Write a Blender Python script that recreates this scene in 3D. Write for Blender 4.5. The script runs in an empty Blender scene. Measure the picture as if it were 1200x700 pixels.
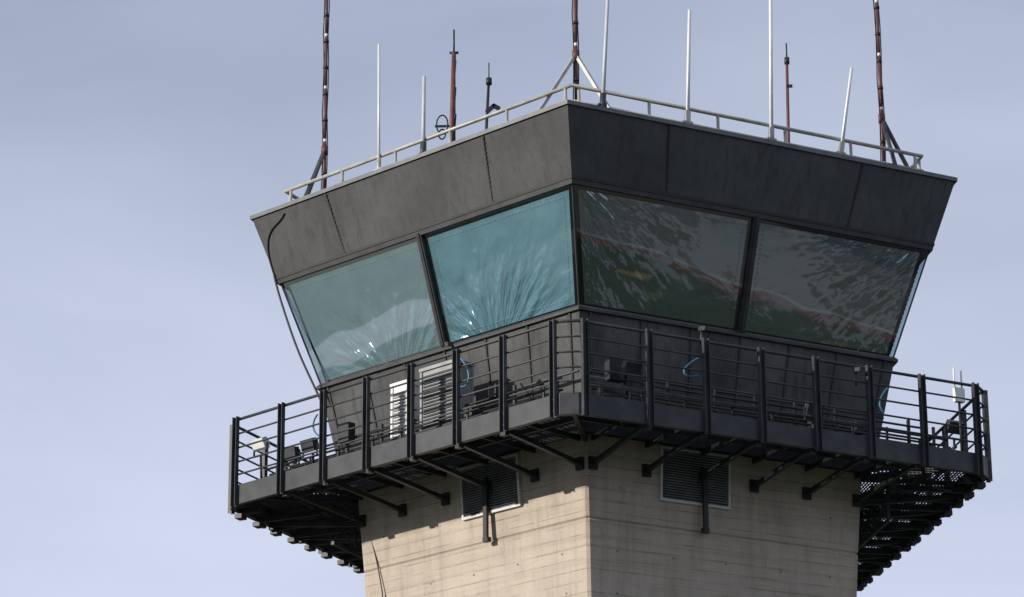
import bpy, bmesh, math, random
from mathutils import Vector, Matrix
random.seed(7)
S=6.0; GZ=14.03           # catwalk underside height above ground (m)
TH=-1.6738
A5=math.radians(72); C36=math.cos(math.radians(36)); T36=math.tan(math.radians(36)); C54=math.cos(math.radians(54))
scene=bpy.context.scene
scene.view_settings.view_transform='Standard'
scene.view_settings.look='None'
scene.view_settings.exposure=0
# ------------------------------------------------------------------ camera
CAM=Vector((0,-7.8576*S,GZ-2.0711*S)); YAW=0.0334; PIT=0.3289; ROL=-0.0061; F=3713.36
xh=Vector((math.cos(YAW),math.sin(YAW),0)); yh=Vector((-math.sin(YAW),math.cos(YAW),0)); zh=Vector((0,0,1))
fw=yh*math.cos(PIT)+zh*math.sin(PIT); uh=-yh*math.sin(PIT)+zh*math.cos(PIT)
rt=xh*math.cos(ROL)+uh*math.sin(ROL); up=-xh*math.sin(ROL)+uh*math.cos(ROL)
cd=bpy.data.cameras.new("camera"); cam=bpy.data.objects.new("camera",cd); scene.collection.objects.link(cam)
M=Matrix.Identity(4)
for i in range(3):
    M[i][0]=rt[i]; M[i][1]=up[i]; M[i][2]=-fw[i]; M[i][3]=CAM[i]
cam.matrix_world=M
cd.sensor_width=36; cd.lens=36*F/1200; cd.clip_end=6000; cd.clip_start=0.5
scene.camera=cam
def survey(x,y,P0,n):
    "intersect a sight line of the surveyed photograph with a real plane of the tower"
    d=fw*F+rt*(x-600)-up*(y-350)
    t=(P0-CAM).dot(n)/d.dot(n)
    return CAM+d*t
# ------------------------------------------------------------------ materials
def newmat(name):
    m=bpy.data.materials.new(name); m.use_nodes=True
    nt=m.node_tree; return m,nt,nt.nodes,nt.links,nt.nodes['Principled BSDF']
def mat_noise(name,c1,c2,scale=2.0,rough=0.5,metal=0.0,bump=0.1,stretch=(1,1,1),spec=0.5,detail=4):
    m,nt,N,L,P=newmat(name)
    tc=N.new('ShaderNodeTexCoord'); mp=N.new('ShaderNodeMapping'); mp.inputs['Scale'].default_value=stretch
    L.new(tc.outputs['Object'],mp.inputs['Vector'])
    n=N.new('ShaderNodeTexNoise'); n.inputs['Scale'].default_value=scale; n.inputs['Detail'].default_value=detail; n.inputs['Roughness'].default_value=0.65
    L.new(mp.outputs[0],n.inputs['Vector'])
    r=N.new('ShaderNodeValToRGB'); r.color_ramp.elements[0].position=0.3; r.color_ramp.elements[1].position=0.72
    r.color_ramp.elements[0].color=(*c1,1); r.color_ramp.elements[1].color=(*c2,1)
    L.new(n.outputs[0],r.inputs[0]); L.new(r.outputs[0],P.inputs['Base Color'])
    P.inputs['Roughness'].default_value=rough; P.inputs['Metallic'].default_value=metal
    P.inputs['Specular IOR Level'].default_value=spec
    return m
steel=mat_noise("dark_painted_steel",(0.014,0.015,0.017),(0.034,0.036,0.039),3,0.45,0.1,spec=0.3)
steelpost=mat_noise("post_steel",(0.028,0.030,0.034),(0.062,0.066,0.072),3,0.45,0.0,spec=0.25)
galv=mat_noise("galvanised_rail",(0.30,0.29,0.26),(0.5,0.49,0.45),5,0.5,0.2,0.1)
whitep=mat_noise("white_fibreglass",(0.62,0.62,0.6),(0.78,0.78,0.77),4,0.4,0,0.05)
redp=mat_noise("faded_red_paint",(0.07,0.028,0.025),(0.17,0.05,0.04),7,0.6,0,0.3)
blackp=mat_noise("black_rubber",(0.012,0.012,0.013),(0.03,0.03,0.03),6,0.5,0,0.1)
bluep=mat_noise("blue_hose",(0.03,0.11,0.20),(0.05,0.17,0.28),6,0.45,0,0.1)
frame=mat_noise("window_frame_metal",(0.022,0.022,0.024),(0.05,0.05,0.052),3,0.4,0.1,spec=0.35)
seam=mat_noise("seam_sealant",(0.01,0.01,0.01),(0.03,0.03,0.03),20,0.7,0,0.3)
louvm=mat_noise("louvre_aluminium",(0.16,0.17,0.18),(0.28,0.29,0.30),5,0.5,0.3,0.1)
louvf=mat_noise("louvre_frame",(0.42,0.43,0.43),(0.6,0.6,0.6),5,0.5,0.1,0.1)
acgrey=mat_noise("weathered_grey_enamel",(0.17,0.175,0.18),(0.29,0.295,0.30),3,0.5)
interior=mat_noise("dark_interior",(0.015,0.016,0.017),(0.03,0.03,0.032),2,0.8,0,0.1)
roofm=mat_noise("roof_membrane",(0.12,0.12,0.12),(0.2,0.2,0.19),2,0.9,0,0.3)
def mat_sheet(name,base,light,dirt,rough=0.5):
    m,nt,N,L,P=newmat(name)
    tc=N.new('ShaderNodeTexCoord')
    def noise(sc,st,det=5):
        mp=N.new('ShaderNodeMapping'); mp.inputs['Scale'].default_value=st; L.new(tc.outputs['Object'],mp.inputs['Vector'])
        n=N.new('ShaderNodeTexNoise'); n.inputs['Scale'].default_value=sc; n.inputs['Detail'].default_value=det; n.inputs['Roughness'].default_value=0.6
        L.new(mp.outputs[0],n.inputs['Vector']); return n
    a=noise(0.9,(1,1,1)); s=noise(3.0,(3,3,0.25)); f=noise(14,(1,1,1),3)
    def ramp(src,p0,p1,c0=(0,0,0,1),c1=(1,1,1,1)):
        r=N.new('ShaderNodeValToRGB'); r.color_ramp.elements[0].position=p0; r.color_ramp.elements[1].position=p1
        r.color_ramp.elements[0].color=c0; r.color_ramp.elements[1].color=c1; L.new(src.outputs[0],r.inputs[0]); return r
    ra=ramp(a,0.32,0.7,(*base,1),(*light,1)); rs=ramp(s,0.5,0.8); rf=ramp(f,0.55,0.8)
    mx=N.new('ShaderNodeMixRGB'); L.new(rs.outputs[0],mx.inputs[0]); L.new(ra.outputs[0],mx.inputs[1]); mx.inputs[2].default_value=(*dirt,1)
    mx2=N.new('ShaderNodeMixRGB'); mx2.blend_type='MULTIPLY'; mul=N.new('ShaderNodeMath'); mul.operation='MULTIPLY'; mul.inputs[1].default_value=0.35
    L.new(rf.outputs[0],mul.inputs[0]); L.new(mul.outputs[0],mx2.inputs[0]); L.new(mx.outputs[0],mx2.inputs[1]); mx2.inputs[2].default_value=(0.4,0.4,0.4,1)
    L.new(mx2.outputs[0],P.inputs['Base Color'])
    P.inputs['Roughness'].default_value=rough; P.inputs['Metallic'].default_value=0.0; P.inputs['Specular IOR Level'].default_value=0.2
    b=N.new('ShaderNodeBump'); b.inputs['Strength'].default_value=0.35; b.inputs['Distance'].default_value=0.04
    L.new(a.outputs[0],b.inputs['Height']); L.new(b.outputs[0],P.inputs['Normal'])
    return m
fascia=mat_sheet("weathered_fascia",(0.054,0.056,0.059),(0.086,0.088,0.091),(0.040,0.041,0.043))
cabwall=mat_sheet("weathered_cab_wall",(0.04,0.042,0.045),(0.10,0.10,0.10),(0.028,0.028,0.028))
def mat_concrete():
    m,nt,N,L,P=newmat("board_formed_concrete")
    tc=N.new('ShaderNodeTexCoord'); sep=N.new('ShaderNodeSeparateXYZ'); L.new(tc.outputs['Object'],sep.inputs[0])
    def noise(sc,st,det=5,ro=0.65):
        mp=N.new('ShaderNodeMapping'); mp.inputs['Scale'].default_value=st; L.new(tc.outputs['Object'],mp.inputs['Vector'])
        n=N.new('ShaderNodeTexNoise'); n.inputs['Scale'].default_value=sc; n.inputs['Detail'].default_value=det; n.inputs['Roughness'].default_value=ro
        L.new(mp.outputs[0],n.inputs['Vector']); return n
    big=noise(0.7,(1,1,1)); streak=noise(2.2,(2.5,2.5,0.18)); board=noise(3.0,(0.12,0.12,5.0),4); fine=noise(30,(1,1,1),3)
    r=N.new('ShaderNodeValToRGB'); e=r.color_ramp.elements; e[0].position=0.3; e[0].color=(0.39,0.335,0.28,1); e[1].position=0.7; e[1].color=(0.51,0.445,0.375,1)
    L.new(big.outputs[0],r.inputs[0])
    def darken(prev,src,p0,p1,amt,col):
        rr=N.new('ShaderNodeValToRGB'); rr.color_ramp.elements[0].position=p0; rr.color_ramp.elements[1].position=p1; L.new(src.outputs[0],rr.inputs[0])
        mu=N.new('ShaderNodeMath'); mu.operation='MULTIPLY'; mu.inputs[1].default_value=amt; L.new(rr.outputs[0],mu.inputs[0])
        mx=N.new('ShaderNodeMixRGB'); mx.blend_type='MULTIPLY'; L.new(mu.outputs[0],mx.inputs[0]); L.new(prev.outputs[0],mx.inputs[1]); mx.inputs[2].default_value=(*col,1); return mx
    c=darken(r,streak,0.48,0.75,0.6,(0.58,0.55,0.52))
    c=darken(c,board,0.48,0.70,0.5,(0.70,0.68,0.64))
    c=darken(c,fine,0.55,0.75,0.45,(0.55,0.55,0.55))
    mz=N.new('ShaderNodeMath'); mz.operation='MULTIPLY'; mz.inputs[1].default_value=1/0.165; L.new(sep.outputs[2],mz.inputs[0])
    fr=N.new('ShaderNodeMath'); fr.operation='FRACT'; L.new(mz.outputs[0],fr.inputs[0])
    lt=N.new('ShaderNodeMath'); lt.operation='LESS_THAN'; lt.inputs[1].default_value=0.10; L.new(fr.outputs[0],lt.inputs[0])
    brk=N.new('ShaderNodeMath'); brk.operation='MULTIPLY'; rb=noise(1.6,(1,1,3),3); rbr=N.new('ShaderNodeValToRGB'); rbr.color_ramp.elements[0].position=0.40; rbr.color_ramp.elements[1].position=0.62; L.new(rb.outputs[0],rbr.inputs[0])
    L.new(lt.outputs[0],brk.inputs[0]); L.new(rbr.outputs[0],brk.inputs[1])
    mu=N.new('ShaderNodeMath'); mu.operation='MULTIPLY'; mu.inputs[1].default_value=0.55; L.new(brk.outputs[0],mu.inputs[0])
    mx=N.new('ShaderNodeMixRGB'); mx.blend_type='MULTIPLY'; L.new(mu.outputs[0],mx.inputs[0]); L.new(c.outputs[0],mx.inputs[1]); mx.inputs[2].default_value=(0.45,0.43,0.4,1)
    L.new(mx.outputs[0],P.inputs['Base Color']); P.inputs['Roughness'].default_value=0.9; P.inputs['Specular IOR Level'].default_value=0.2
    ad=N.new('ShaderNodeMath'); ad.operation='SUBTRACT'; L.new(board.outputs[0],ad.inputs[0]); L.new(brk.outputs[0],ad.inputs[1])
    b=N.new('ShaderNodeBump'); b.inputs['Strength'].default_value=0.6; b.inputs['Distance'].default_value=0.010; L.new(ad.outputs[0],b.inputs['Height'])
    L.new(b.outputs[0],P.inputs['Normal'])
    return m
concrete=mat_concrete()
def mat_glass():
    m=bpy.data.materials.new("tinted_glass"); m.use_nodes=True; nt=m.node_tree; N=nt.nodes; L=nt.links; N.clear()
    o=N.new('ShaderNodeOutputMaterial'); mx=N.new('ShaderNodeMixShader'); t=N.new('ShaderNodeBsdfTransparent'); g=N.new('ShaderNodeBsdfGlossy')
    t.inputs[0].default_value=(0.74,0.87,0.90,1); g.inputs[0].default_value=(0.9,0.95,0.97,1); g.inputs['Roughness'].default_value=0.015
    fr=N.new('ShaderNodeLayerWeight'); fr.inputs[0].default_value=0.35
    ma=N.new('ShaderNodeMath'); ma.operation='MULTIPLY_ADD'; ma.inputs[1].default_value=0.42; ma.inputs[2].default_value=0.05
    L.new(fr.outputs['Fresnel'],ma.inputs[0]); L.new(ma.outputs[0],mx.inputs[0]); L.new(t.outputs[0],mx.inputs[1]); L.new(g.outputs[0],mx.inputs[2])
    tc=N.new('ShaderNodeTexCoord'); n=N.new('ShaderNodeTexNoise'); n.inputs['Scale'].default_value=0.8; n.inputs['Detail'].default_value=1
    L.new(tc.outputs['Object'],n.inputs['Vector']); b=N.new('ShaderNodeBump'); b.inputs['Strength'].default_value=0.3; b.inputs['Distance'].default_value=0.008
    L.new(n.outputs[0],b.inputs['Height']); L.new(b.outputs[0],g.inputs['Normal'])
    L.new(mx.outputs[0],o.inputs[0]); return m
glass=mat_glass()
def mat_film(name,ca,cb_,gl_,fandist,crkdist,near,far,rough):
    m=bpy.data.materials.new(name); m.use_nodes=True; nt=m.node_tree; N=nt.nodes; L=nt.links; N.clear()
    o=N.new('ShaderNodeOutputMaterial'); mx=N.new('ShaderNodeMixShader'); d=N.new('ShaderNodeBsdfDiffuse'); g=N.new('ShaderNodeBsdfGlossy')
    g.inputs['Roughness'].default_value=rough; g.inputs[0].default_value=(0.85,0.9,0.92,1)
    mx.inputs[0].default_value=gl_
    uv=N.new('ShaderNodeUVMap'); uv.uv_map="UVMap"
    sep=N.new('ShaderNodeSeparateXYZ'); L.new(uv.outputs[0],sep.inputs[0])
    at=N.new('ShaderNodeMath'); at.operation='ARCTAN2'; L.new(sep.outputs[0],at.inputs[0]); L.new(sep.outputs[1],at.inputs[1])
    ln=N.new('ShaderNodeVectorMath'); ln.operation='LENGTH'; L.new(uv.outputs[0],ln.inputs[0])
    cb=N.new('ShaderNodeCombineXYZ'); L.new(at.outputs[0],cb.inputs[0]); 
    ml=N.new('ShaderNodeMath'); ml.operation='MULTIPLY'; ml.inputs[1].default_value=0.30; L.new(ln.outputs['Value'],ml.inputs[0]); L.new(ml.outputs[0],cb.inputs[1])
    fan=N.new('ShaderNodeTexNoise'); fan.inputs['Scale'].default_value=5.0; fan.inputs['Detail'].default_value=2.5; L.new(cb.outputs[0],fan.inputs['Vector'])
    crk=N.new('ShaderNodeTexNoise'); crk.inputs['Scale'].default_value=1.6; crk.inputs['Detail'].default_value=3; crk.inputs['Distortion'].default_value=0.8; L.new(uv.outputs[0],crk.inputs['Vector'])
    fd=N.new('ShaderNodeMapRange'); fd.inputs[1].default_value=near; fd.inputs[2].default_value=far; fd.inputs[3].default_value=1.0; fd.inputs[4].default_value=0.06; L.new(ln.outputs['Value'],fd.inputs[0])
    b=N.new('ShaderNodeBump'); L.new(fd.outputs[0],b.inputs['Strength']); b.inputs['Distance'].default_value=fandist; L.new(fan.outputs[0],b.inputs['Height'])
    b2=N.new('ShaderNodeBump'); b2.inputs['Strength'].default_value=0.25; b2.inputs['Distance'].default_value=crkdist; L.new(crk.outputs[0],b2.inputs['Height']); L.new(b.outputs[0],b2.inputs['Normal'])
    L.new(b2.outputs[0],g.inputs['Normal']); L.new(b2.outputs[0],d.inputs['Normal'])
    r=N.new('ShaderNodeValToRGB'); r.color_ramp.elements[0].position=0.35; r.color_ramp.elements[1].position=0.7
    r.color_ramp.elements[0].color=(*ca,1); r.color_ramp.elements[1].color=(*cb_,1); L.new(crk.outputs[0],r.inputs[0]); L.new(r.outputs[0],d.inputs[0])
    L.new(d.outputs[0],mx.inputs[1]); L.new(g.outputs[0],mx.inputs[2]); L.new(mx.outputs[0],o.inputs[0]); return m
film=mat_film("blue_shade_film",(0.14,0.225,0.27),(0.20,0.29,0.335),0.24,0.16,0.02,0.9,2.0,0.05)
filmshaded=mat_film("unlit_side_shade_film",(0.014,0.019,0.018),(0.030,0.036,0.035),0.36,0.035,0.012,1.2,2.6,0.05)  # darker film copy: the sunless side's darkness is painted into its colour
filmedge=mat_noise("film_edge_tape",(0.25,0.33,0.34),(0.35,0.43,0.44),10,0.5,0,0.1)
filmedgeshaded=mat_noise("unlit_side_film_edge_tape",(0.06,0.08,0.08),(0.10,0.12,0.12),10,0.5,0,0.1)  # tape copy darkened to match, unlit tone painted in
# ------------------------------------------------------------------ geometry helpers
def empty(name,loc=(0,0,0)):
    e=bpy.data.objects.new(name,None); scene.collection.objects.link(e); e.location=loc; return e
tower=empty("air_traffic_control_tower")
class Part:
    def __init__(s,name,mat,parent=None,smooth=False):
        s.bm=bmesh.new(); s.name=name; s.mat=mat; s.parent=parent; s.smooth=smooth
    def face(s,pts):
        vs=[s.bm.verts.new(p) for p in pts]; return s.bm.faces.new(vs)
    def hexa(s,p):
        v=[s.bm.verts.new(q) for q in p]
        for f in ((3,2,1,0),(4,5,6,7),(0,1,5,4),(1,2,6,5),(2,3,7,6),(3,0,4,7)): s.bm.faces.new([v[i] for i in f])
    def bar(s,a,b,w,h,side=None):
        a=Vector(a); b=Vector(b); d=(b-a).normalized()
        if side is None: side=d.cross(Vector((0,0,1)))
        side=Vector(side)
        if side.length<1e-4: side=Vector((1,0,0))
        side=(side-d*side.dot(d)).normalized(); o=d.cross(side).normalized()
        sw=side*w/2; oh=o*h/2
        s.hexa([a-sw-oh,a+sw-oh,a+sw+oh,a-sw+oh,b-sw-oh,b+sw-oh,b+sw+oh,b-sw+oh])
    def cyl(s,a,b,r,r2=None,n=10):
        a=Vector(a); b=Vector(b); d=(b-a).normalized(); r2=r if r2 is None else r2
        x=d.orthogonal().normalized(); y=d.cross(x)
        A=[s.bm.verts.new(a+(x*math.cos(i*2*math.pi/n)+y*math.sin(i*2*math.pi/n))*r) for i in range(n)]
        B=[s.bm.verts.new(b+(x*math.cos(i*2*math.pi/n)+y*math.sin(i*2*math.pi/n))*r2) for i in range(n)]
        for i in range(n):
            f=s.bm.faces.new([A[i],A[(i+1)%n],B[(i+1)%n],B[i]]); f.smooth=True
        s.bm.faces.new(A[::-1]); s.bm.faces.new(B)
    def sweep(s,prof,ringf,smooth=False):
        rings=[ [s.bm.verts.new(p) for p in ringf(*q)] for q in prof ]
        n=len(rings[0]); m=len(prof)
        for j in range(m):
            a=rings[j]; b=rings[(j+1)%m]
            for i in range(n):
                f=s.bm.faces.new([a[i],a[(i+1)%n],b[(i+1)%n],b[i]]); f.smooth=smooth
    def done(s):
        bmesh.ops.recalc_face_normals(s.bm,faces=s.bm.faces)
        me=bpy.data.meshes.new(s.name); s.bm.to_mesh(me); s.bm.free()
        o=bpy.data.objects.new(s.name,me); me.materials.append(s.mat); scene.collection.objects.link(o)
        if s.parent: 
            o.parent=s.parent; o.matrix_parent_inverse=s.parent.matrix_world.inverted()
        return o
def ring5(w,z):
    R=w/C36
    return [Vector((R*math.cos(TH+k*A5),R*math.sin(TH+k*A5),GZ+z)) for k in range(5)]
def r5R(R,z): return ring5(R*S*C36,z)
W0=6.0*C36; D0=6.0-0.16*C54
def ringc(w,z):
    dw=W0-w; d=D0-dw; R=w/C36; c=(R-d)/C54; V=ring5(w,z); out=[]
    for k in range(5):
        v=V[k]; p=V[k-1]; n=V[(k+1)%5]
        out.append(v+(p-v).normalized()*c); out.append(v+(n-v).normalized()*c)
    return out
def fr(k):
    a=TH+A5*(k+0.5); n=Vector((math.cos(a),math.sin(a),0)); t=Vector((-math.sin(a),math.cos(a),0)); return n,t
def loc(k,u,w,z): n,t=fr(k); return n*w+t*u+Vector((0,0,GZ+z))
LEFT,RIGHT=-1,0
# ------------------------------------------------------------------ shaft
shR=[(-GZ-0.3,0.60),(-6.0,0.61),(-2.4,0.632),(-0.925,0.650),(0.0,0.664),(0.34,0.669)]
def shaftw(z):
    for (z0,r0),(z1,r1) in zip(shR,shR[1:]):
        if z<=z1: return (r0+(r1-r0)*(z-z0)/(z1-z0))*S*C36
    return shR[-1][1]*S*C36
p=Part("shaft",concrete,tower)
def ringb(w,z,c=0.035):
    V=ring5(w,z); out=[]
    for k in range(5):
        v=V[k]; a=V[k-1]; n=V[(k+1)%5]; out.append(v+(a-v).normalized()*c); out.append(v+(n-v).normalized()*c)
    return out
zs=[-GZ-0.3,-10.2,-10.17,-10.14,-7.2,-7.17,-7.14,-4.05,-4.02,-3.99,-2.4,-0.950,-0.925,-0.900,0.0,0.32]
prev=None
for i,z in enumerate(zs):
    groove = z in (-10.17,-7.17,-4.02,-0.925)
    cur=[p.bm.verts.new(q) for q in ringb(shaftw(z)-(0.025 if groove else 0),z)]
    if prev:
        for j in range(10): p.bm.faces.new([prev[j],prev[(j+1)%10],cur[(j+1)%10],cur[j]])
    prev=cur
p.bm.faces.new(prev); p.done()
p=Part("form_tie_plugs",mat_noise("tie_plug_mortar",(0.12,0.11,0.10),(0.2,0.18,0.16),9,0.9),tower)
for k in range(5):
    n,t=fr(k); rnd=random.Random(k)
    for z in (-0.45,-1.35,-1.95,-2.9,-4.6):
        for u in (-1.8,-0.9,0.0,0.9,1.8):
            if z>-1 and abs(u)<1: continue
            w=shaftw(z); c=loc(k,u+rnd.uniform(-.04,.04),w,z+rnd.uniform(-.02,.02)); p.cyl(c-n*0.02,c+n*0.004,0.016,n=8)
p.done()
# ------------------------------------------------------------------ vents
def vent(k,px):
    n,t=fr(k); w=shaftw(-0.4); P0=loc(k,0,w,-0.4)
    pts=[survey(x,y,P0,n) for x,y in px]
    us=[(q-P0).dot(t) for q in pts]; zz=[q.z-GZ for q in pts]
    u0=(us[0]+us[3])/2; u1=(us[1]+us[2])/2; z1=(zz[0]+zz[1])/2; z0=(zz[2]+zz[3])/2
    if u0>u1:u0,u1=u1,u0
    z1=min(z1,0.24)
    e=tower
    f=Part("vent_frame",louvf,e); g=Part("vent_louvres",louvm,e); b=Part("vent_recess",interior,e)
    L=lambda u,z,o: loc(k,u,shaftw(z)+o,z)
    def bx(part,ua,ub,za,zb,o0,o1):
        part.hexa([L(ua,za,o0),L(ub,za,o0),L(ub,za,o1),L(ua,za,o1),L(ua,zb,o0),L(ub,zb,o0),L(ub,zb,o1),L(ua,zb,o1)])
    fwid=0.035
    bx(f,u0,u0+fwid,z0,z1,0.004,0.05); bx(f,u1-fwid,u1,z0,z1,0.004,0.05)
    bx(f,u0+fwid,u1-fwid,z0,z0+fwid,0.004,0.048); bx(f,u0+fwid,u1-fwid,z1-fwid,z1,0.004,0.048)
    bx(b,u0+fwid,u1-fwid,z0+fwid,z1-fwid,0.003,0.008)
    nl=19; dz=(z1-z0-2*fwid)/nl
    for i in range(nl):
        za=z0+fwid+i*dz
        g.hexa([L(u0+fwid,za,0.046),L(u1-fwid,za,0.046),L(u1-fwid,za+dz*0.75,0.010),L(u0+fwid,za+dz*0.75,0.010),
                L(u0+fwid,za+.008,0.050),L(u1-fwid,za+.008,0.050),L(u1-fwid,za+dz*0.75+.008,0.014),L(u0+fwid,za+dz*0.75+.008,0.014)])
    f.done();g.done();b.done()
vent(LEFT,[(540,536),(608,521),(615,592),(547,610)])
vent(RIGHT,[(773,513),(855,528),(852,597),(770,587)])
# ------------------------------------------------------------------ catwalk
CH=0.30
p=Part("catwalk_edge_channel",steelpost,tower)
p.sweep([(W0,0),(W0,CH),(W0-0.08,CH),(W0-0.08,CH-0.012),(W0-0.012,CH-0.012),(W0-0.012,0.012),(W0-0.08,0.012),(W0-0.08,0)],ringc)
p.sweep([(W0-0.8,CH-0.12),(W0-0.8,CH-0.05),(W0-0.84,CH-0.05),(W0-0.84,CH-0.12)],ring5)
p.done()
p=Part("catwalk_grating",steel,tower)
wi=shaftw(0.3)+0.02
for k in range(5):
    w=wi
    while w<W0-0.03:
        hl=w*T36-0.004
        if w>W0-0.12: hl-=0.1
        p.bar(loc(k,-hl,w,CH-0.02),loc(k,hl,w,CH-0.02),0.007,0.026,side=fr(k)[0]); w+=0.05
    hl=W0*T36; u=-hl+0.1
    while u<hl-0.05:
        w0=max(wi,abs(u)/T36); 
        if w0<W0-0.1: p.bar(loc(k,u,w0,CH-0.012),loc(k,u,W0-0.03,CH-0.012),0.008,0.012,side=fr(k)[1])
        u+=0.11
p.done()
TS=[0.035,0.18,0.31,0.44,0.57,0.70,0.83,0.965]
side=W0*2*T36
p=Part("catwalk_brackets",steel,tower)
for k in range(5):
    n,t=fr(k)
    for u in (-2.24,-1.36,-0.45,0.45,1.36,2.24):
        wz=shaftw(-0.1)
        p.bar(loc(k,u,wz+0.01,-0.155),loc(k,u,W0-0.02,0.035),0.060,0.065,side=t)
        p.bar(loc(k,u,wz+0.02,CH-0.08),loc(k,u,W0-0.02,CH-0.08),0.04,0.07,side=t)
        p.bar(loc(k,u,wz+0.03,-0.24),loc(k,u,wz+0.03,-0.06),0.13,0.05,side=t)
        p.bar(loc(k,u,W0-0.12,-0.03),loc(k,u,W0-0.04,-0.03),0.10,0.06,side=t)
    if k in (1,2,3):
        for i in range(13):
            u=-3.2+i*0.533
            w0=max(shaftw(0)+0.02,abs(u)/T36+0.04)
            if w0<W0-0.15:
                p.bar(loc(k,u,w0,0.0),loc(k,u,W0-0.05,0.0),0.045,0.09,side=t)
                p.bar(loc(k,u,W0-0.14,-0.075),loc(k,u,W0-0.02,-0.075),0.16,0.07,side=t)
    a=TH+A5*k; r=Vector((math.cos(a),math.sin(a),0))
    p.bar(r*(shaftw(0)/C36+0.02)+Vector((0,0,GZ+CH-.1)),r*(D0-0.02)+Vector((0,0,GZ+CH-.1)),0.06,0.1,side=r.cross(Vector((0,0,1))))
    for u in (-3.0,3.0):
        p.bar(loc(k,u,abs(u)/T36+.05,CH-.08),loc(k,u,W0-0.02,CH-.08),0.04,0.07,side=t)
p.done()
p=Part("lattice_girder",steel,tower)
for k in (1,3):
    n,t=fr(k)
    for w in (shaftw(0)+0.35,):
        hl=min(3.0,w*T36-0.1)
        zt,zb=0.10,-0.46
        p.bar(loc(k,-hl,w,zt),loc(k,hl,w,zt),0.05,0.05,side=n); p.bar(loc(k,-hl,w,zb),loc(k,hl,w,zb),0.05,0.05,side=n)
        m=7
        for i in range(m):
            a=-hl+2*hl*i/m; b=-hl+2*hl*(i+1)/m
            p.bar(loc(k,a,w,zb),loc(k,b,w,zt),0.025,0.025,side=n); p.bar(loc(k,a,w+.03,zt),loc(k,b,w+.03,zb),0.025,0.025,side=n)
            p.bar(loc(k,a,w,zb),loc(k,a,w,zt),0.04,0.04,side=n)
p.done()
p=Part("wall_conduits",steel,tower)
for k,u in ((LEFT,0.42),(RIGHT,-0.42)):
    n,t=fr(k); wz=shaftw(-0.6)
    p.bar(loc(k,u,wz+0.11,-0.95),loc(k,u,wz+0.11,0.0),0.07,0.05,side=t)
    p.bar(loc(k,u,wz+0.05,-0.93),loc(k,u,wz+0.13,-0.93),0.10,0.07,side=t)
p.done()
p=Part("guard_posts",steelpost,tower)
for k in range(5):
    n,t=fr(k)
    for s in TS:
        u=(s-0.5)*side
        p.bar(loc(k,u,W0+0.010,-0.03),loc(k,u,W0+0.010,1.36),0.095,0.012,side=t)
        p.bar(loc(k,u-0.042,W0+0.044,-0.03),loc(k,u-0.042,W0+0.044,1.36),0.010,0.055,side=t)
        p.bar(loc(k,u+0.042,W0+0.044,-0.03),loc(k,u+0.042,W0+0.044,1.36),0.010,0.055,side=t)
        for z in (0.06,0.22): p.cyl(loc(k,u,W0+0.01,z),loc(k,u,W0+0.032,z),0.014,n=6)
p.done()
p=Part("guard_rails",steelpost,tower)
for z,r in ((1.335,0.024),(1.11,0.015),(0.89,0.015),(0.67,0.015),(0.47,0.015)):
    w=W0-0.02
    p.sweep([(w+r*math.cos(a),z+r*math.sin(a)) for a in [i*math.pi/4 for i in range(8)]],ringc,True)
p.done()
# ------------------------------------------------------------------ cab
gt=(0.873,0.607*S); gb=(0.762,0.329*S)
def cabw(z): return (gb[0]+(gt[0]-gb[0])*(z-gb[1])/(gt[1]-gb[1]))*S*C36
p=Part("cab_lower_wall",cabwall,tower)
wl=0.695*S*C36
p.sweep([(cabw(gb[1])+0.012,gb[1]-0.03),(wl+0.02,CH+0.02),(wl-0.15,CH+0.02),(cabw(gb[1])-0.2,gb[1]-0.03)],ring5)
p.done()
p=Part("cab_wall_battens",frame,tower)
for k in range(5):
    n,t=fr(k)
    for i in range(7):
        f=(i-3)/3.2
        p.bar(loc(k,f*wl*T36,wl+0.03,CH+0.03),loc(k,f*cabw(gb[1])*T36,cabw(gb[1])+0.02,gb[1]-0.05),0.03,0.02,side=t)
    z=1.1; w=wl+(cabw(gb[1])-wl)*(z-CH)/(gb[1]-CH)+0.022
    p.bar(loc(k,-w*T36*.98,w,z),loc(k,w*T36*.98,w,z),0.03,0.02,side=n)
p.done()
p=Part("cab_sill",frame,tower)
w=cabw(gb[1])
p.sweep([(w+0.06,gb[1]-0.05),(w+0.065,gb[1]-0.01),(w+0.03,gb[1]+0.03),(w-0.1,gb[1]+0.03),(w-0.1,gb[1]-0.05)],ring5)
w=cabw(gt[1])
p.sweep([(w+0.03,gt[1]-0.05),(w+0.045,gt[1]+0.02),(w-0.1,gt[1]+0.02),(w-0.1,gt[1]-0.05)],ring5)
p.done()
gp=Part("window_glass",glass,tower); mu=Part("window_mullions",frame,tower)
FB=[Part("shade_film",film,tower),Part("shade_film",filmshaded,tower)]; UV=[q.bm.loops.layers.uv.new("UVMap") for q in FB]
MB=[Part("film_edge_tape",filmedge,tower),Part("film_edge_tape",filmedgeshaded,tower)]
def gl(k,fu,fz,off=0,c=0.0):
    z=gb[1]+0.02+(gt[1]-0.04-gb[1])*fz; w=cabw(z)+off; return loc(k,fu*(w*T36-c),w,z)
fans={(-1,0):(0.25,-1.25),(-1,1):(-0.35,-1.2),(0,0):(-1.7,1.2),(0,1):(1.5,1.3)}
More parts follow.
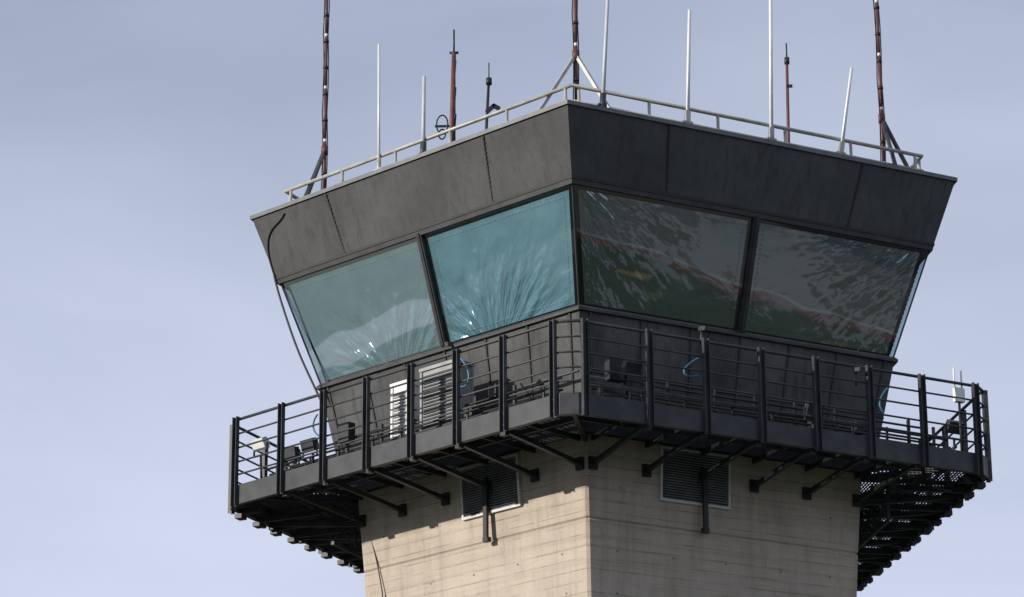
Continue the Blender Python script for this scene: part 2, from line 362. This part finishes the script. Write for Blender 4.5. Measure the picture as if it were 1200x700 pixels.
for k in range(-1,4):
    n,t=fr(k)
    dk=1 if k in (0,1) else 0  # faces turned from the sun get the copies with painted-in darkness
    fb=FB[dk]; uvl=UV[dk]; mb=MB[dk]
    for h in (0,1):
        a,b=(-1,-0.012) if h==0 else (0.012,1)
        gp.face([gl(k,a,0),gl(k,b,0),gl(k,b,1),gl(k,a,1)])
        NX,NZ=30,20; fc=fans.get((k,h),(0,-0.8)); grid=[]
        for i in range(NX+1):
            col=[]
            for j in range(NZ+1):
                fx=i/NX; fz=j/NZ
                ins=0.085
                z=gb[1]+0.08+(gt[1]-gb[1]-0.16)*fz; w=cabw(z)-0.05; half=w*T36
                ua=(-half+ins) if h==0 else 0.08; ub=-0.08 if h==0 else half-ins
                u=ua+(ub-ua)*fx
                edge=min(1,min(fx,1-fx)*8)*min(1,min(fz,1-fz)*8)
                dx=(fx-.5)*2.6-fc[0]; dz=(fz-.5)*1.5-fc[1]
                ang=math.atan2(dx,dz); rr=math.hypot(dx,dz)
                bumpv=(0.006*math.sin(ang*11+k*2)+0.003*math.sin(ang*23+h*3+1.3*k))*math.exp(-rr*0.9)
                w+=bumpv*edge
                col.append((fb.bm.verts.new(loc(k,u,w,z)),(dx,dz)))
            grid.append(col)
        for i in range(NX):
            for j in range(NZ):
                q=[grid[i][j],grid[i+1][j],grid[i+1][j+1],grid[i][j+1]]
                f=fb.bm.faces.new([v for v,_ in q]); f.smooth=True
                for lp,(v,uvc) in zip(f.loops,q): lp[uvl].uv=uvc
        cs=[grid[1][1][0].co,grid[NX-1][1][0].co,grid[NX-1][NZ-1][0].co,grid[1][NZ-1][0].co]
        cs=[c+n*0.02 for c in cs]
        for i in range(4):
            a0,b0=cs[i],cs[(i+1)%4]; nd=int((b0-a0).length/0.07)
            for q in range(nd):
                mb.bar(a0.lerp(b0,q/nd),a0.lerp(b0,(q+.6)/nd),0.006,0.004,side=n)
    mu.bar(gl(k,0,0,0.0),gl(k,0,1,0.0),0.10,0.09,side=t)
    mu.bar(gl(k,0,0,0.05),gl(k,0,1,0.05),0.05,0.03,side=t)
    a=gl(k,-1,0,-0.005); b=gl(k,-1,1,-0.005); mu.bar(a,b,0.022,0.022,side=t)
gp.done(); mu.done()
for q in FB+MB: q.done()
p=Part("cab_floor_and_ceiling",interior,tower)
for z,w in ((gb[1]-0.06,cabw(gb[1])-0.21),(gt[1]+0.0,cabw(gt[1])-0.02)):
    p.bm.faces.new([p.bm.verts.new(q) for q in ring5(w,z)])
p.done()
rz0=0.612*S; rz1=0.777*S; rR0=0.882; rR1=0.949
def fw_(z): return (rR0+(rR1-rR0)*(z-rz0)/(rz1-rz0))*S*C36
DZ=rz1-0.42
p=Part("roof_fascia",fascia,tower)
p.sweep([(fw_(rz0),rz0),(fw_(rz1),rz1),(fw_(rz1)-0.16,rz1),(fw_(rz1)-0.16,DZ-0.05),(fw_(rz0)-0.3,rz0+0.03),(fw_(rz0)-0.3,rz0)],ring5)
p.done()
p=Part("roof_cap_flashing",mat_noise("cap_flashing",(0.08,0.085,0.09),(0.14,0.145,0.15),4,0.4,0.2,0.1),tower)
w=fw_(rz1); p.sweep([(w+0.02,rz1-0.035),(w+0.025,rz1+0.025),(w-0.19,rz1+0.03),(w-0.19,rz1+0.004),(w+0.004,rz1+0.004),(w+0.004,rz1-0.035)],ring5)
p.done()
p=Part("roof_deck",roofm,tower); p.bm.faces.new([p.bm.verts.new(q) for q in ring5(fw_(rz1)-0.16,DZ)]); p.done()
p=Part("fascia_seams",seam,tower)
for k in range(5):
    n,t=fr(k)
    for f in (-0.5,0.5):
        a=loc(k,f*fw_(rz0)*T36,fw_(rz0)+0.004,rz0+.01); b=loc(k,f*fw_(rz1)*T36,fw_(rz1)+0.004,rz1-0.04)
        p.bar(a,b,0.018,0.012,side=t)
        for i in range(14):
            c=a.lerp(b,(i+.5)/14); p.bar(c-t*0.022,c+t*0.022,0.012,0.014,side=n)
p.sweep([(fw_(rz0)+0.012,rz0-0.01),(fw_(rz0)+0.018,rz0+0.03),(fw_(rz0)-0.02,rz0+0.03),(fw_(rz0)-0.02,rz0-0.01)],ring5)
p.done()
RW=0.862*S*C36; RT=rz1+0.47
p=Part("roof_railing",galv,tower)
for z,r in ((RT,0.030),(RT-0.24,0.024)):
    p.sweep([(RW+r*math.cos(a),z+r*math.sin(a)) for a in [i*math.pi/4 for i in range(8)]],ring5,True)
for k in range(5):
    hl=RW*T36
    for i in range(6):
        u=-hl+0.12+(2*hl-0.24)*i/5
        p.cyl(loc(k,u,RW,DZ),loc(k,u,RW,RT),0.024)
p.done()
# ------------------------------------------------------------------ masts
def mast(kv):
    a=TH+A5*kv; r=Vector((math.cos(a),math.sin(a),0)); base=r*(0.762*S)+Vector((0,0,GZ+DZ))
    e=empty("radio_mast",base)
    bpy.context.view_layer.update()
    H=6.4
    pr=Part("mast_red_sections",redp,e); pw=Part("mast_white_sections",whitep,e); pb=Part("mast_cables",blackp,e); ps=Part("mast_struts",galv if kv==0 else steelpost,e)
    z=0;i=0
    while z<H:
        h=0.85 if i%2==0 else 0.05
        (pr if i%2==0 else pw).cyl(base+Vector((0,0,z)),base+Vector((0,0,min(H,z+h))),0.030*(1-0.05*z),n=12); z+=h;i+=1
    for ang in (0.4,3.4):
        o=Vector((math.cos(ang),math.sin(ang),0))*0.038
        last=base+o
        for j in range(1,14):
            cur=base+o*(1+0.25*math.sin(j*2.1+ang))+Vector((0,0,j*0.45)); pb.cyl(last,cur,0.009,n=6); last=cur
    for j in range(13): pb.cyl(base+Vector((0,0,0.3+j*0.45)),base+Vector((0,0,0.34+j*0.45)),0.046,n=10)
    top=base+Vector((0,0,1.62))
    pr.cyl(top-Vector((0,0,.08)),top+Vector((0,0,.06)),0.055)
    for k,sg in ((kv,-1),(kv-1,1)):
        w=0.90*S*C36; u=sg*(w*T36-0.72); foot=loc(k,u,w,rz1+0.03)
        ps.bar(top,foot,0.05,0.045); ps.bar(foot+Vector((0,0,.03)),foot-Vector((0,0,.03)),0.16,0.12)
    for q in (pr,pw,pb,ps): q.done()
for kv in (0,-1,1): mast(kv)
def whip(x0,y0,x1,y1,k,off,r,mat,kind="whip_antenna"):
    n,t=fr(k); P0=loc(k,0,RW+off,0); b=survey(x0,y0,P0,n); tp=survey(x1,y1,P0,n)
    if y1<=5: tp=b+(tp-b)*1.25
    e=empty(kind,b); bpy.context.view_layer.update()
    bz=GZ+DZ if off<-0.1 else GZ+RT-0.34
    d=(tp-b).normalized(); bb=b-d*((b.z-bz)/d.z)
    q=Part("radome",mat,e); q.cyl(bb,tp,r,r*0.8); q.done()
    q=Part("mount",galv if mat is whitep else steelpost,e); q.cyl(bb,bb+d*0.28,r*1.5)
    if off>-0.1: q.bar(bb+d*0.1-t*0.08,bb+d*0.1+t*0.08,0.05,0.03)
    q.done(); return e,b,tp
greyr=mat_noise("grey_radome",(0.4,0.43,0.45),(0.5,0.53,0.55),5,.5)
whip(444,192,444,52,LEFT,0.05,0.022,whitep)
whip(496,176,497,90,LEFT,0.05,0.032,greyr)
whip(707,108,712,2,RIGHT,0.05,0.030,greyr)
whip(806,132,808,12,RIGHT,0.05,0.030,whitep)
whip(904,160,903,2,RIGHT,0.05,0.030,whitep)
whip(986,176,998,80,RIGHT,0.05,0.028,whitep)
e,b,tp=whip(529,166,532,62,LEFT,-0.5,0.042,redp,"dipole_antenna")
q=Part("elements",steel,e)
q.cyl(tp,tp+Vector((0,0,0.38)),0.014); q.cyl(tp-Vector((.07,0,0)),tp+Vector((.07,0,0)),0.02)
for c,rr in ((b+Vector((-0.14,0,0.28)),0.17),(b+Vector((-0.14,0,0.12)),0.1)):
    last=None
    for i in range(17):
        a=i*math.pi/8; cur=c+Vector((rr*math.cos(a)*0.5,0.05*math.sin(a),rr*math.sin(a)))
        if last: q.cyl(last,cur,0.012,n=6)
        last=cur
q.bar(b+Vector((-0.25,0,0.25)),b+Vector((0.05,0,0.25)),0.03,0.03); q.done()
q=Part("cable",blackp,e); 
for j in range(6): q.cyl(b+Vector((.05,0,j*.22)),b+Vector((.05+.015*(j%2),0,j*.22+.22)),0.014,n=6)
q.done()
e,b,tp=whip(570,150,573,92,LEFT,-0.5,0.026,steel,"dipole_antenna")
q=Part("elements",steel,e); q.cyl(tp,tp+Vector((0,0,0.25)),0.009); q.bar(b+Vector((0,0,.25)),b+Vector((.12,0,.36)),0.07,0.05); q.bar(b+Vector((.1,0,.36)),b+Vector((.2,0,.3)),0.07,0.05)
q.cyl(tp-Vector((0,0,.1)),tp,0.045); q.done()
e,b,tp=whip(924,166,922,68,RIGHT,-0.5,0.028,redp,"dipole_antenna")
q=Part("elements",steel,e); q.cyl(tp,tp+Vector((0,0,0.24)),0.012); q.cyl(tp-Vector((0,0,.1)),tp,0.04); q.bar(b+Vector((0,0,.9)),b+Vector((.09,0,.9)),0.04,0.04); q.done()
# ------------------------------------------------------------------ catwalk equipment
def aircon(k,u,w,du,dw,h,body,grille):
    e=empty("air_conditioning_unit",loc(k,u,w,CH)); bpy.context.view_layer.update(); n,t=fr(k)
    c=Part("casing",body,e); l=Part("louvre_grille",grille,e); z0=CH+0.06
    def bx(P,u0,u1,w0,w1,za,zb): P.hexa([loc(k,u0,w0,za),loc(k,u1,w0,za),loc(k,u1,w1,za),loc(k,u0,w1,za),loc(k,u0,w0,zb),loc(k,u1,w0,zb),loc(k,u1,w1,zb),loc(k,u0,w1,zb)])
    u0,u1,w0,w1=u-du/2,u+du/2,w-dw/2,w+dw/2
    bx(c,u0+.02,u1-.02,w0+.02,w1-.02,z0,z0+h-0.02); bx(c,u0-.01,u1+.01,w0-.01,w1+.01,z0+h-0.02,z0+h+0.03)
    for a in (u0,u1-.04):
        for b in (w0,w1-.04): bx(c,a,a+.04,b,b+.04,CH-0.01,z0+h-0.025)
    i=z0+0.08
    while i<z0+h-0.1:
        bx(l,u0+.06,u1-.06,w1-.018,w1+.002,i,i+0.022); bx(c,u0-0.002,u0+.018,w0+.06,w1-.06,i,i+0.022); i+=0.05
    c.done(); l.done()
aircon(LEFT,0.58,4.25,0.74,0.36,1.05,acgrey,steelpost)
aircon(LEFT,-0.28,4.2,0.36,0.34,0.98,whitep,acgrey)
p=Part("equipment_rack",steel,tower)
for k in range(5):
    n,t=fr(k); rnd=random.Random(k+11)
    for w,z in ((4.18,0.62),(4.22,0.78),(4.45,0.48),(4.5,0.56)):
        hl=w*T36-0.25
        p.cyl(loc(k,-hl,w,z),loc(k,hl,w,z),0.018,n=8)
    u=-2.9
    while u<2.9:
        p.bar(loc(k,u,4.2,CH),loc(k,u,4.2,0.88),0.04,0.04,side=t); p.bar(loc(k,u+.1,4.47,CH),loc(k,u+.1,4.47,0.62),0.03,0.03,side=t); u+=0.55+rnd.random()*0.25
    for i in range(5):
        u=rnd.uniform(-2.7,2.7); s=rnd.uniform(.12,.24); z=rnd.uniform(.4,.75)
        if k==LEFT%5 and -0.6<u<1.0: continue
        p.bar(loc(k,u,4.3,z),loc(k,u,4.3,z+s*1.3),s,0.14,side=t)
p.done()
def floodlight(k,u,w,z,tilt,mat):
    e=empty("floodlight",loc(k,u,w,z)); bpy.context.view_layer.update(); n,t=fr(k)
    q=Part("housing",mat,e); c=loc(k,u,w,z); d=(n*math.cos(tilt)+Vector((0,0,-math.sin(tilt)))).normalized()
    q.bar(c,c+d*0.10,0.26,0.18,side=t); q.bar(c-d*0.07,c,0.16,0.12,side=t); q.done()
    q=Part("yoke",steel,e); q.bar(c-t*0.15+d*.03,c-t*0.15+d*.03-Vector((0,0,.18)),0.03,0.01); q.bar(c+t*0.15+d*.03,c+t*0.15+d*.03-Vector((0,0,.18)),0.03,0.01)
    q.bar(c-t*0.16+d*.03-Vector((0,0,.18)),c+t*0.16+d*.03-Vector((0,0,.18)),0.03,0.015); q.cyl(c+d*.03-Vector((0,0,.18)),Vector((c.x,c.y,GZ+CH)),0.018); q.done()
floodlight(LEFT,-3.0,4.6,0.95,0.5,whitep)
floodlight(LEFT,-1.9,4.6,0.70,0.3,steelpost)
floodlight(LEFT,-2.4,4.5,0.68,0.2,steelpost)
floodlight(RIGHT,3.05,4.6,0.75,0.6,steelpost)
floodlight(RIGHT,-2.4,4.6,0.85,0.4,steelpost)
floodlight(RIGHT,0.6,4.6,0.68,0.4,steelpost)
n,t=fr(RIGHT); P0=loc(RIGHT,0,W0-0.05,0)
b=survey(1124,470,P0,n); e=empty("access_point_antenna",b); bpy.context.view_layer.update()
q=Part("box",whitep,e); q.bar(b-Vector((0,0,.02)),b+Vector((0,0,.19)),0.16,0.08,side=t); q.cyl(b-t*.07+Vector((0,0,.19)),b-t*.07+Vector((0,0,.5)),0.014); q.cyl(b+t*.06+Vector((0,0,.19)),b+t*.06+Vector((0,0,.47)),0.014)
q.done()
q=Part("pole",steel,e); q.cyl(Vector((b.x,b.y,GZ+0.3)),b,0.02); q.done()
for x,y in ((822,392),(531,410),(1003,440)):
    k=RIGHT if x>664 else LEFT; n,t=fr(k); b=survey(x,y,loc(k,0,W0-.02,0),n); e=empty("security_camera",b); bpy.context.view_layer.update()
    q=Part("body",steelpost,e); q.cyl(b-Vector((0,0,.15)),b+Vector((0,0,.06)),0.02); q.bar(b+Vector((-.02,0,.08)),b+n*0.14+Vector((0,0,.05)),0.06,0.06); q.done()
def cable(name,pts,r,mat,parent=tower):
    cu=bpy.data.curves.new(name,'CURVE'); cu.dimensions='3D'; cu.bevel_depth=r; cu.bevel_resolution=2; cu.resolution_u=8
    s=cu.splines.new('NURBS'); s.points.add(len(pts)-1); s.use_endpoint_u=True; s.order_u=4
    for i,q in enumerate(pts): s.points[i].co=(q[0],q[1],q[2],1)
    cu.materials.append(mat); o=bpy.data.objects.new(name,cu); scene.collection.objects.link(o); o.parent=parent; return o
def on_fascia(x,y):
    n,t=fr(LEFT); a=math.atan2(fw_(rz1)-fw_(rz0),rz1-rz0); nn=(n*math.cos(a)-Vector((0,0,math.sin(a))))
    return survey(x,y,loc(LEFT,0,fw_(rz0)+0.015,rz0),nn)
Lv=r5R(0.885,0)[4]; P0=Vector((Lv.x,Lv.y,0)); nn=Vector((0,1,0))
cable("black_cable",[on_fascia(x,y) for x,y in ((333,250),(331,256),(322,264),(315,274),(313,288),(315,305),(321,322))],0.012,blackp)
cable("black_cable",[on_fascia(321,322)]+[survey(x,y,P0,nn) for x,y in ((324,336),(332,362),(342,392),(354,424),(368,452),(376,470))],0.018,blackp)
P0=loc(LEFT,0,shaftw(-1)+0.03,-1)
cable("ground_cable",[survey(x,y,P0,fr(LEFT)[0]) for x,y in ((432,600),(433,625),(440,650),(446,680),(452,720),(455,900))],0.010,blackp)
def hose(k,pts,w):
    n,t=fr(k); cable("blue_hose",[survey(x,y,loc(k,0,w,0),n) for x,y in pts],0.014,bluep)
hose(LEFT,[(540,420),(548,430),(552,445),(545,456),(536,452)],4.45)
hose(LEFT,[(372,486),(364,496),(366,508),(376,512)],4.5)
hose(RIGHT,[(818,420),(805,428),(797,436),(808,444),(818,440)],4.6)
hose(RIGHT,[(1040,455),(1030,466),(1028,476),(1036,484)],4.6)
# ------------------------------------------------------------------ ground and airfield
def sheet(name,pts,z,mat):
    p=Part(name,mat); p.face([Vector((x,y,z)) for x,y in pts]); return p.done()
grass=mat_noise("airfield_grass",(0.022,0.034,0.015),(0.055,0.070,0.030),0.05,0.95,0,0.5,detail=8)
asph=mat_noise("asphalt",(0.04,0.04,0.042),(0.065,0.065,0.065),0.3,0.9,0,0.3)
conc=mat_noise("apron_concrete",(0.22,0.18,0.16),(0.31,0.26,0.235),0.2,0.9,0,0.2)
tconc=mat_noise("taxiway_concrete",(0.26,0.26,0.25),(0.36,0.35,0.34),0.2,0.9,0,0.2)
redm=mat_noise("red_surface_paint",(0.28,0.05,0.04),(0.38,0.08,0.06),1,0.8,0,0.2)
wpaint=mat_noise("white_line_paint",(0.6,0.6,0.58),(0.78,0.78,0.76),2,0.8,0,0.2)
ypaint=mat_noise("yellow_line_paint",(0.6,0.36,0.04),(0.7,0.45,0.06),2,0.8,0,0.2)
sheet("ground",[(-4000,-4000),(4000,-4000),(4000,4000),(-4000,4000)],0,grass)
R8=[(9*math.cos(i*A5+TH),9*math.sin(i*A5+TH)) for i in range(5)]
sheet("pavement",R8,0.004,tconc)
dv=Vector((0.86,-0.5)); pv=Vector((0.5,0.86))
def st(s,q,rot=0.22):
    c,sn=math.cos(rot),math.sin(rot)
    s3=(s-84)*c-q*sn+84; q3=(s-84)*sn+q*c
    v=dv*s3+pv*q3; return (v.x,v.y)
def band(name,s0,s1,q0,q1,z,mat): sheet(name,[st(s0,q0),st(s1,q0),st(s1,q1),st(s0,q1)],z,mat)
band("apron",83.6,220,-90,90,0.006,asph)
band("apron",84.5,99,-90,90,0.010,conc)
band("red_marking",83.3,84.4,-90,90,0.014,redm)
band("white_marking",84.6,85.0,-90,90,0.018,wpaint)
for q in (-4,11): band("yellow_marking",79.5,80.3,q,q+1.6,0.010,ypaint)
band("service_road",56,60,-90,90,0.006,asph)
N_=24; outer=[];inner=[]
for i in range(N_+1):
    y=-160+i*13; x=-122-8*math.sin(i*0.16); outer.append((x-5,y)); inner.append((x+5,y))
p=Part("taxiway",tconc)
for i in range(N_):
    p.face([Vector((*outer[i],.006)),Vector((*inner[i],.006)),Vector((*inner[i+1],.006)),Vector((*outer[i+1],.006))])
p.done()
p=Part("hills",mat_noise("hill_vegetation",(0.03,0.05,0.03),(0.06,0.08,0.045),0.01,1,0,0.2))
nr=120; rows=[]
for j,(rr,hf) in enumerate(((900,0),(1150,.45),(1500,1.0),(2000,.7))):
    row=[]
    for i in range(nr):
        a=i*2*math.pi/nr; h=hf*(55+30*math.sin(a*3+1)+18*math.sin(a*7+2)+9*math.sin(a*17))
        row.append(p.bm.verts.new((rr*math.cos(a),rr*math.sin(a),h-0.5)))
    rows.append(row)
for a,b in zip(rows,rows[1:]):
    for i in range(nr):
        f=p.bm.faces.new([a[i],a[(i+1)%nr],b[(i+1)%nr],b[i]]); f.smooth=True
p.done()
# ------------------------------------------------------------------ light
SE=math.radians(15); sx,sy=-0.88,-0.47
l=math.hypot(sx,sy); sdir=Vector((sx/l*math.cos(SE),sy/l*math.cos(SE),math.sin(SE)))
sd=bpy.data.lights.new("sun",'SUN'); sd.energy=4.8; sd.angle=math.radians(0.5); sd.color=(1,0.93,0.83)
so=bpy.data.objects.new("sun",sd); scene.collection.objects.link(so); so.rotation_euler=sdir.to_track_quat('Z','Y').to_euler(); so.location=(-40,-30,60)
w=bpy.data.worlds.new("World"); scene.world=w; w.use_nodes=True; nt=w.node_tree; N=nt.nodes; L=nt.links
bg=N['Background']; sky=N.new('ShaderNodeTexSky'); sky.sky_type='NISHITA'; sky.sun_disc=False; sky.sun_elevation=SE; sky.sun_rotation=math.atan2(sx,sy)
sky.air_density=1.0; sky.dust_density=1.0; sky.ozone_density=2.0
tc=N.new('ShaderNodeTexCoord'); mp=N.new('ShaderNodeMapping'); mp.inputs['Scale'].default_value=(1.2,1.2,4.0); mp.inputs['Rotation'].default_value=(0,0.25,0.3); L.new(tc.outputs['Generated'],mp.inputs[0])
n=N.new('ShaderNodeTexNoise'); n.inputs['Scale'].default_value=2.4; n.inputs['Detail'].default_value=5; n.inputs['Roughness'].default_value=0.5; n.inputs['Distortion'].default_value=0.3; L.new(mp.outputs[0],n.inputs['Vector'])
sep=N.new('ShaderNodeSeparateXYZ'); L.new(tc.outputs['Generated'],sep.inputs[0])
mr=N.new('ShaderNodeMapRange'); mr.inputs[1].default_value=0.22; mr.inputs[2].default_value=0.43; mr.inputs[3].default_value=0.96; mr.inputs[4].default_value=0.54; L.new(sep.outputs[2],mr.inputs[0])
r=N.new('ShaderNodeMapRange'); r.inputs[1].default_value=0.3; r.inputs[2].default_value=0.7; r.inputs[3].default_value=-0.17; r.inputs[4].default_value=0.17; L.new(n.outputs[0],r.inputs[0])
ad=N.new('ShaderNodeMath'); ad.use_clamp=True; L.new(mr.outputs[0],ad.inputs[0]); L.new(r.outputs[0],ad.inputs[1])
mx=N.new('ShaderNodeMixRGB'); L.new(ad.outputs[0],mx.inputs[0]); L.new(sky.outputs[0],mx.inputs[1]); mx.inputs[2].default_value=(6.5,7.05,8.8,1)
L.new(mx.outputs[0],bg.inputs['Color']); bg.inputs['Strength'].default_value=0.1
